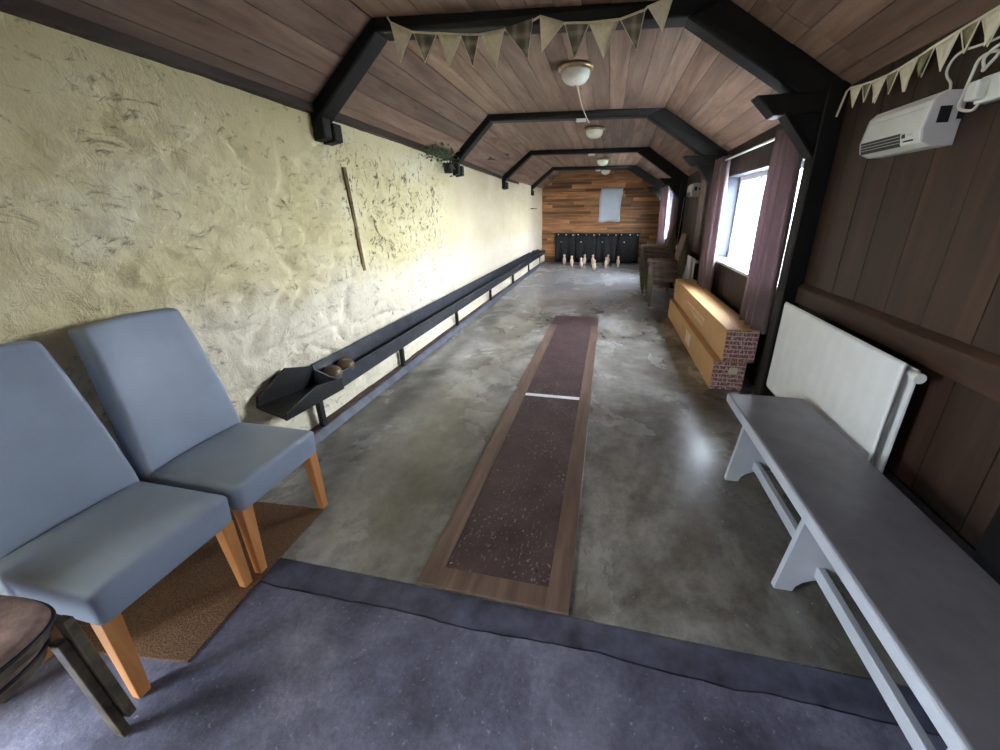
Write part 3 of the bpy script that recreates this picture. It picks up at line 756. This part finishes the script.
# ------------------------------------------------------------------ heaters
def heater(loc,label):
    t=thing('wall_heater',label,'heater',loc,0,'white wall heaters high on the right wall')   # local: wall x=0, length along Y centred
    L=.43; h=L/2
    pr=[(0,.20),(-.080,.202),(-.108,.172),(-.124,.065),(-.114,.020),(-.075,0),(0,0)]
    MB().prism([(x,-h+.012,z) for x,z in pr],(0,L-.024,0)).build('body',M['plastic'],t,bevel=.008,seg=3)
    for y,m in ((-h,'endplastic'),(h-.012,'endplastic')):
        MB().prism([(x*1.0,y,z) for x,z in pr],(0,.012,0)).build('end_cap',M[m],t,bevel=.004)
    # flap line and grille on the front face
    g=MB()
    def fp(z): return -.124+(z-.065)*.0150 if z>=.065 else -.124+(.065-z)*.222
    za,zb_=.068,.016
    MB().hexa([(fp(za)-.003,-.085,za),(fp(za)+.004,-.085,za),(fp(za)+.004,.195,za),(fp(za)-.003,.195,za),(fp(zb_)-.003,-.085,zb_),(fp(zb_)+.004,-.085,zb_),(fp(zb_)+.004,.195,zb_),(fp(zb_)-.003,.195,zb_)]).build('grille',M['dark'],t)
    sl=MB()
    for z in (.031,.043,.056): sl.box(fp(z)-.005,fp(z)-.001,-.085,.195,z-.001,z+.001)
    sl.build('louvre',M['endplastic'],t)
    MB().hexa([(-.113,-.165,.148),(-.106,-.165,.148),(-.106,.205,.148),(-.113,.205,.148),(-.113,-.165,.151),(-.106,-.165,.151),(-.106,.205,.151),(-.113,.205,.151)]).build('flap_seam',M['endplastic'],t)
    MB().box(fp(.055)-.004,fp(.055)+.004,-.115,-.10,.046,.062).build('display',M['dark'],t)
    for y in (-.115,-.13,-.145,-.16): MB().box(fp(.033)-.004,fp(.033)+.004,y-.005,y+.005,.029,.035).build('button',M['dark'],t)
    tx=MB()
    for z in (.052,.058): tx.box(fp(z)-.002,fp(z)+.003,-.16,-.125,z-.0012,z+.0012)
    tx.build('control_marking',M['endplastic'],t)
    MB().box(-.085,-.045,-h-.003,-h+.002,.085,.145).build('side_vent',M['dark'],t)
    MB().box(-.02,0,-h-.004,-h,.095,.125).build('cable_gland',M['dark'],t)
    return t
h1=heater((XR,2.285,1.742),'white wall heater above the dado rail, nearest the camera')
dup(h1,(XR,7.05,1.70),0,'white wall heater far along the right wall, near the chair stacks')
# socket, plug and cables
t=thing('power_socket','white double power socket high on the right wall beside the heater','socket',(XR,1.90,1.91))
MB().box(-.045,0,-.075,.075,-.045,.045).build('back_box',M['plastic'],t,bevel=.006)
MB().box(-.085,-.045,.02,.070,-.035,.03).build('plug',M['plastic'],t,bevel=.010,seg=3)
MB().box(-.052,-.045,-.055,-.035,-.01,.012).build('switch',M['white'],t)
def smoothpath(p,n=8):
    p=[Vector(q) for q in p]; out=[]
    for i in range(len(p)-1):
        a=p[max(i-1,0)];b=p[i];c=p[i+1];d=p[min(i+2,len(p)-1)]
        for k in range(n):
            s=k/n; out.append(.5*((2*b)+(c-a)*s+(2*a-5*b+4*c-d)*s*s+(-a+3*b-3*c+d)*s**3))
    out.append(p[-1]); return out
cab=[(1.95,1.87),(1.98,1.85),(2.02,1.86),(2.04,1.88),(2.05,1.92),(2.03,1.98),(2.01,2.025),(1.97,2.035),(1.945,2.02),(1.96,1.99),(1.985,1.98),(1.995,1.995),(1.99,2.02),(1.955,2.045),(1.90,2.05),(1.80,2.02),(1.78,1.97)]
cb=MB().tube(smoothpath([(1.33+.006*math.sin(i*1.9),y,z) for i,(y,z) in enumerate(cab)]),.0055,8)
o=cb.build('power_cable',M['cord'],smooth=True); tag(o,'looped white cable hanging from the plug beside the heater','cable')
cab=[(2.14,1.93),(2.15,1.98),(2.18,2.01),(2.195,2.04),(2.18,2.075),(2.14,2.09),(2.08,2.085),(2.0,2.08),(1.85,2.085),(1.6,2.09)]
cb=MB().tube(smoothpath([(1.345,y,z) for y,z in cab]),.005,8)
o=cb.build('power_cable',M['cord'],smooth=True); tag(o,'thin white cable rising from the top of the near heater','cable')

pc=thing('pull_cord','thin hanging pull cord with a white toggle above the chair stacks','pull cord',(1.20,7.30,.86))
MB().tube([(.03,0,.84),(.02,0,.6),(.0,0,.04)],.003,6).build('cord',M['cord'],pc)
MB().lathe([(.006,.05),(.016,.03),(.018,.0),(.006,-.02)],12).build('toggle',M['white'],pc,smooth=True)
o=MB().box(-1.995,-1.915,10.02,10.5,1.555,1.575).build('wall_peg',M['dark'],bevel=.003); tag(o,'small dark peg rail on the pale wall near the far end','peg')

# ------------------------------------------------------------------ ceiling lamps
def lamp(loc,label):
    t=thing('ceiling_light',label,'ceiling light',loc,0,'domed ceiling lights')
    MB().lathe([(.135,0),(.150,-.008),(.150,-.022),(.138,-.030),(.122,-.030)],32).build('brass_rim',M['brass'],t,smooth=True)
    MB().lathe([(.121,-.028),(.123,-.05),(.114,-.085),(.09,-.115),(.05,-.132),(.012,-.137)],32).build('lamp_shade',M['opal'],t,smooth=True)
    MB().lathe([(.004,-.136),(.009,-.14),(.009,-.15),(.003,-.156)],10).build('finial',M['brass'],t,smooth=True)
    return t
l0=lamp((-.36,3.80,2.655),'domed opal ceiling light with brass rim, nearest the camera')
dup(l0,(-.29,6.20,2.62),0,'domed opal ceiling light, second from the camera')
dup(l0,(-.22,9.05,2.545),0,'domed opal ceiling light, third from the camera')
dup(l0,(-.18,11.2,2.545),0,'domed opal ceiling light, farthest, just in front of the end wall')
for i,(x,yv,z) in enumerate(((-.42,0,0),(-.40,0,0),(-.36,0,0))):
    yl,yr=FR[i+1]; y=yl+(x+2.05)/3.42*(yr-yl); p=prof(y); zt=min(p[1].z,p[2].z)-.085+ (p[2].z-p[1].z)*.5
    o=MB().box(x-.06,x+.06,y+.02,y+.075,zt-.024,zt+.008).build('junction_box',M['white'],bevel=.004); tag(o,'small white box under the %s black beam, beside the hanging light cord'%['second','third','farthest'][i],'junction box','small white boxes under the beams')
o=MB().tube(smoothpath([(-.345,3.87,2.53),(-.325,4.2,2.45),(-.30,4.8,2.44),(-.31,5.2,2.50),(-.34,5.30,2.555)]),.004,6).build('light_cable',M['cord'],smooth=True); tag(o,'white cable drooping from the nearest ceiling light to the second beam','cable')

# ------------------------------------------------------------------ bunting
PEN=[((-1.4,2.61),(-1.26,2.55),(-1.36,2.4)),((-1.26,2.55),(-1.11,2.53),(-1.2,2.39)),((-1.1,2.53),(-.95,2.51),(-1.04,2.35)),((-.95,2.51),(-.83,2.5),(-.88,2.34)),((-.82,2.5),(-.67,2.51),(-.73,2.32)),((-.67,2.51),(-.5,2.54),(-.53,2.35)),((-.46,2.555),(-.32,2.51),(-.45,2.38)),((-.32,2.51),(-.18,2.5),(-.26,2.34)),((-.18,2.5),(-.02,2.5),(-.09,2.33)),((-.01,2.5),(.12,2.53),(.09,2.35)),((.13,2.54),(.26,2.575),(.22,2.42))]
def pennant(a,b,c,mat,parent,w):
    a,b,c=Vector(a),Vector(b),Vector(c); nrm=(b-a).cross(c-a).normalized(); rows=[]
    for j in range(6):
        v=j/5; l=a.lerp(c,v); r=b.lerp(c,v); rows.append([tuple(l.lerp(r,i/4)+nrm*(.008*math.sin(i*1.5+w)*v*(1-v)*3+.010*v*math.sin(w*2.1))) for i in range(5)])
    p=MB().grid(rows).build('pennant',mat,parent,smooth=True,solid=.002)
    MB().tube([a-Vector((0,.002,0)),c-Vector((0,.002,0)),b-Vector((0,.002,0))],.0028,5).build('hem',M['linen'],p)
    return p
bt=thing('bunting','cream and tartan bunting strung across the nearest black roof beam','bunting',(-.57,2.62,2.5))
ob=Vector((-.57,2.62,2.5))
for i,(a,b,c) in enumerate(PEN):
    q=[Vector((p[0],2.62+.02*math.sin(i),p[1]))-ob for p in (a,b,c)]
    pennant(*q,M['linen'] if i%2==0 else M['tartan'],bt,i)
pts=[(-1.42,2.64)]+[p for t_ in PEN for p in t_[:2]]
MB().tube([Vector((x,2.622,z))-ob for x,z in pts],.006,6).build('tape',M['linen'],bt)
bt=thing('bunting','cream and sage bunting along the top of the dark right wall','bunting',(1.325,2.0,2.13))
ob=Vector((1.325,2.0,2.13))
y=2.90; i=0; sag=lambda y:2.16+.004*abs(y-2.55)*0+(-.03*math.sin(max(0,min(1,(2.9-y)/.65))*math.pi)) + max(0,(2.25-y))*.07
tp=[(1.325,2.985,2.03),(1.325,2.93,2.15)]
while y>.9:
    w=.085 if i%2 else .115
    a=(1.325,y,sag(y)); b=(1.325,y-w,sag(y-w)); c=(1.325,y-w*.62,sag(y)-(.115 if i%2==0 else .095))
    pennant(Vector(a)-ob,Vector(b)-ob,Vector(c)-ob,M['linen'] if i%2==0 else M['sage'],bt,i)
    tp.append(a); y-=w+.004; i+=1
MB().tube([Vector(p)-ob for p in tp],.006,6).build('tape',M['linen'],bt)

# ------------------------------------------------------------------ trailing greenery
pv=thing('trailing_plant','small trailing green plant in a dark pot at the left foot of the second beam','plant',(-1.96,4.72,2.03))
MB().lathe([(.05,-.08),(.065,.02),(.06,.03),(.03,.03)],14).build('pot',M['dark'],pv,smooth=True)
lf=MB(); rnd=random.Random(3)
for i in range(280):
    u=rnd.random(); c=Vector((rnd.uniform(-.03,.10),.12-.72*u+rnd.gauss(0,.06),.06+rnd.gauss(0,.055)*(1.1-u*.6)+.05*math.sin(u*3)))
    d=Vector((rnd.uniform(-1,1),rnd.uniform(-1,1),rnd.uniform(-.8,.8))).normalized(); s=d.cross(Vector((.3,.2,.9))).normalized(); l=rnd.uniform(.035,.065)
    n_=d.cross(s)
    lf.add([c-d*l*.5,c+s*l*.3+n_*.004,c+d*l*.5,c-s*l*.3+n_*.004],[(0,1,2,3)])
lf.build('foliage',M['leaf'],pv)
stm=MB()
for k in range(5): stm.tube(smoothpath([(0,0,.02),(.03,-.12-.02*k,.08+.015*k),(.02,-.35,.09-.02*k),(.0,-.5+.05*k,.03)]),.003,5)
stm.build('stem',M['leaf'],pv)

# ------------------------------------------------------------------ light: daylight through windows and the open doorway
w=bpy.data.worlds.new('world'); sc.world=w; w.use_nodes=True
bg=w.node_tree.nodes['Background']; bg.inputs['Color'].default_value=(.80,.90,1.0,1); bg.inputs['Strength'].default_value=9.0
wt=w.node_tree; tc=wt.nodes.new('ShaderNodeTexCoord'); sx=wt.nodes.new('ShaderNodeSeparateXYZ'); mr=wt.nodes.new('ShaderNodeMapRange')
wt.links.new(tc.outputs['Generated'],sx.inputs[0]); wt.links.new(sx.outputs[0],mr.inputs['Value'])
mr.inputs['From Min'].default_value=-.6; mr.inputs['From Max'].default_value=.6; mr.inputs['To Min'].default_value=7.5; mr.inputs['To Max'].default_value=11.3
wt.links.new(mr.outputs[0],bg.inputs['Strength'])
def portal(name,loc,rot,sx,sy):
    l=bpy.data.lights.new(name,'AREA'); l.shape='RECTANGLE'; l.size=sx; l.size_y=sy; l.cycles.is_portal=True
    o=bpy.data.objects.new(name,l); C.objects.link(o); o.location=loc; o.rotation_euler=rot
for k,(a,b,c,d) in enumerate(W): portal('window_portal',(XR+.27,(a+b)/2,(c+d)/2),(0,math.pi/2,0),d-c,b-a)
portal('door_portal',(-2.52,(DY0+DY1)/2,DZ/2),(0,-math.pi/2,0),DZ,DY1-DY0)

# ------------------------------------------------------------------ camera
cam=bpy.data.cameras.new('camera'); co=bpy.data.objects.new('camera',cam); C.objects.link(co); sc.camera=co
right=Vector((.97788853,.208913,-.00945402)); down=Vector((.06142368,-.33014008,-.94193134)); fwd=Vector((-.19990286,.92052316,-.33567241))
mw=Matrix.Identity(4)
for i in range(3): mw[i][0]=right[i]; mw[i][1]=-down[i]; mw[i][2]=-fwd[i]
mw[2][3]=1.5; co.matrix_world=mw
cam.sensor_width=36; cam.lens=374.787559*36/1000; cam.shift_x=-.025; cam.shift_y=-.030; cam.clip_start=.02

sc.view_settings.view_transform='Standard'; sc.view_settings.look='None'; sc.view_settings.exposure=2.55; sc.view_settings.gamma=1; sc.view_settings.use_curve_mapping=False
sc.cycles.use_denoising=True; sc.cycles.max_bounces=10; sc.cycles.diffuse_bounces=6; sc.cycles.glossy_bounces=4; sc.cycles.transparent_max_bounces=12
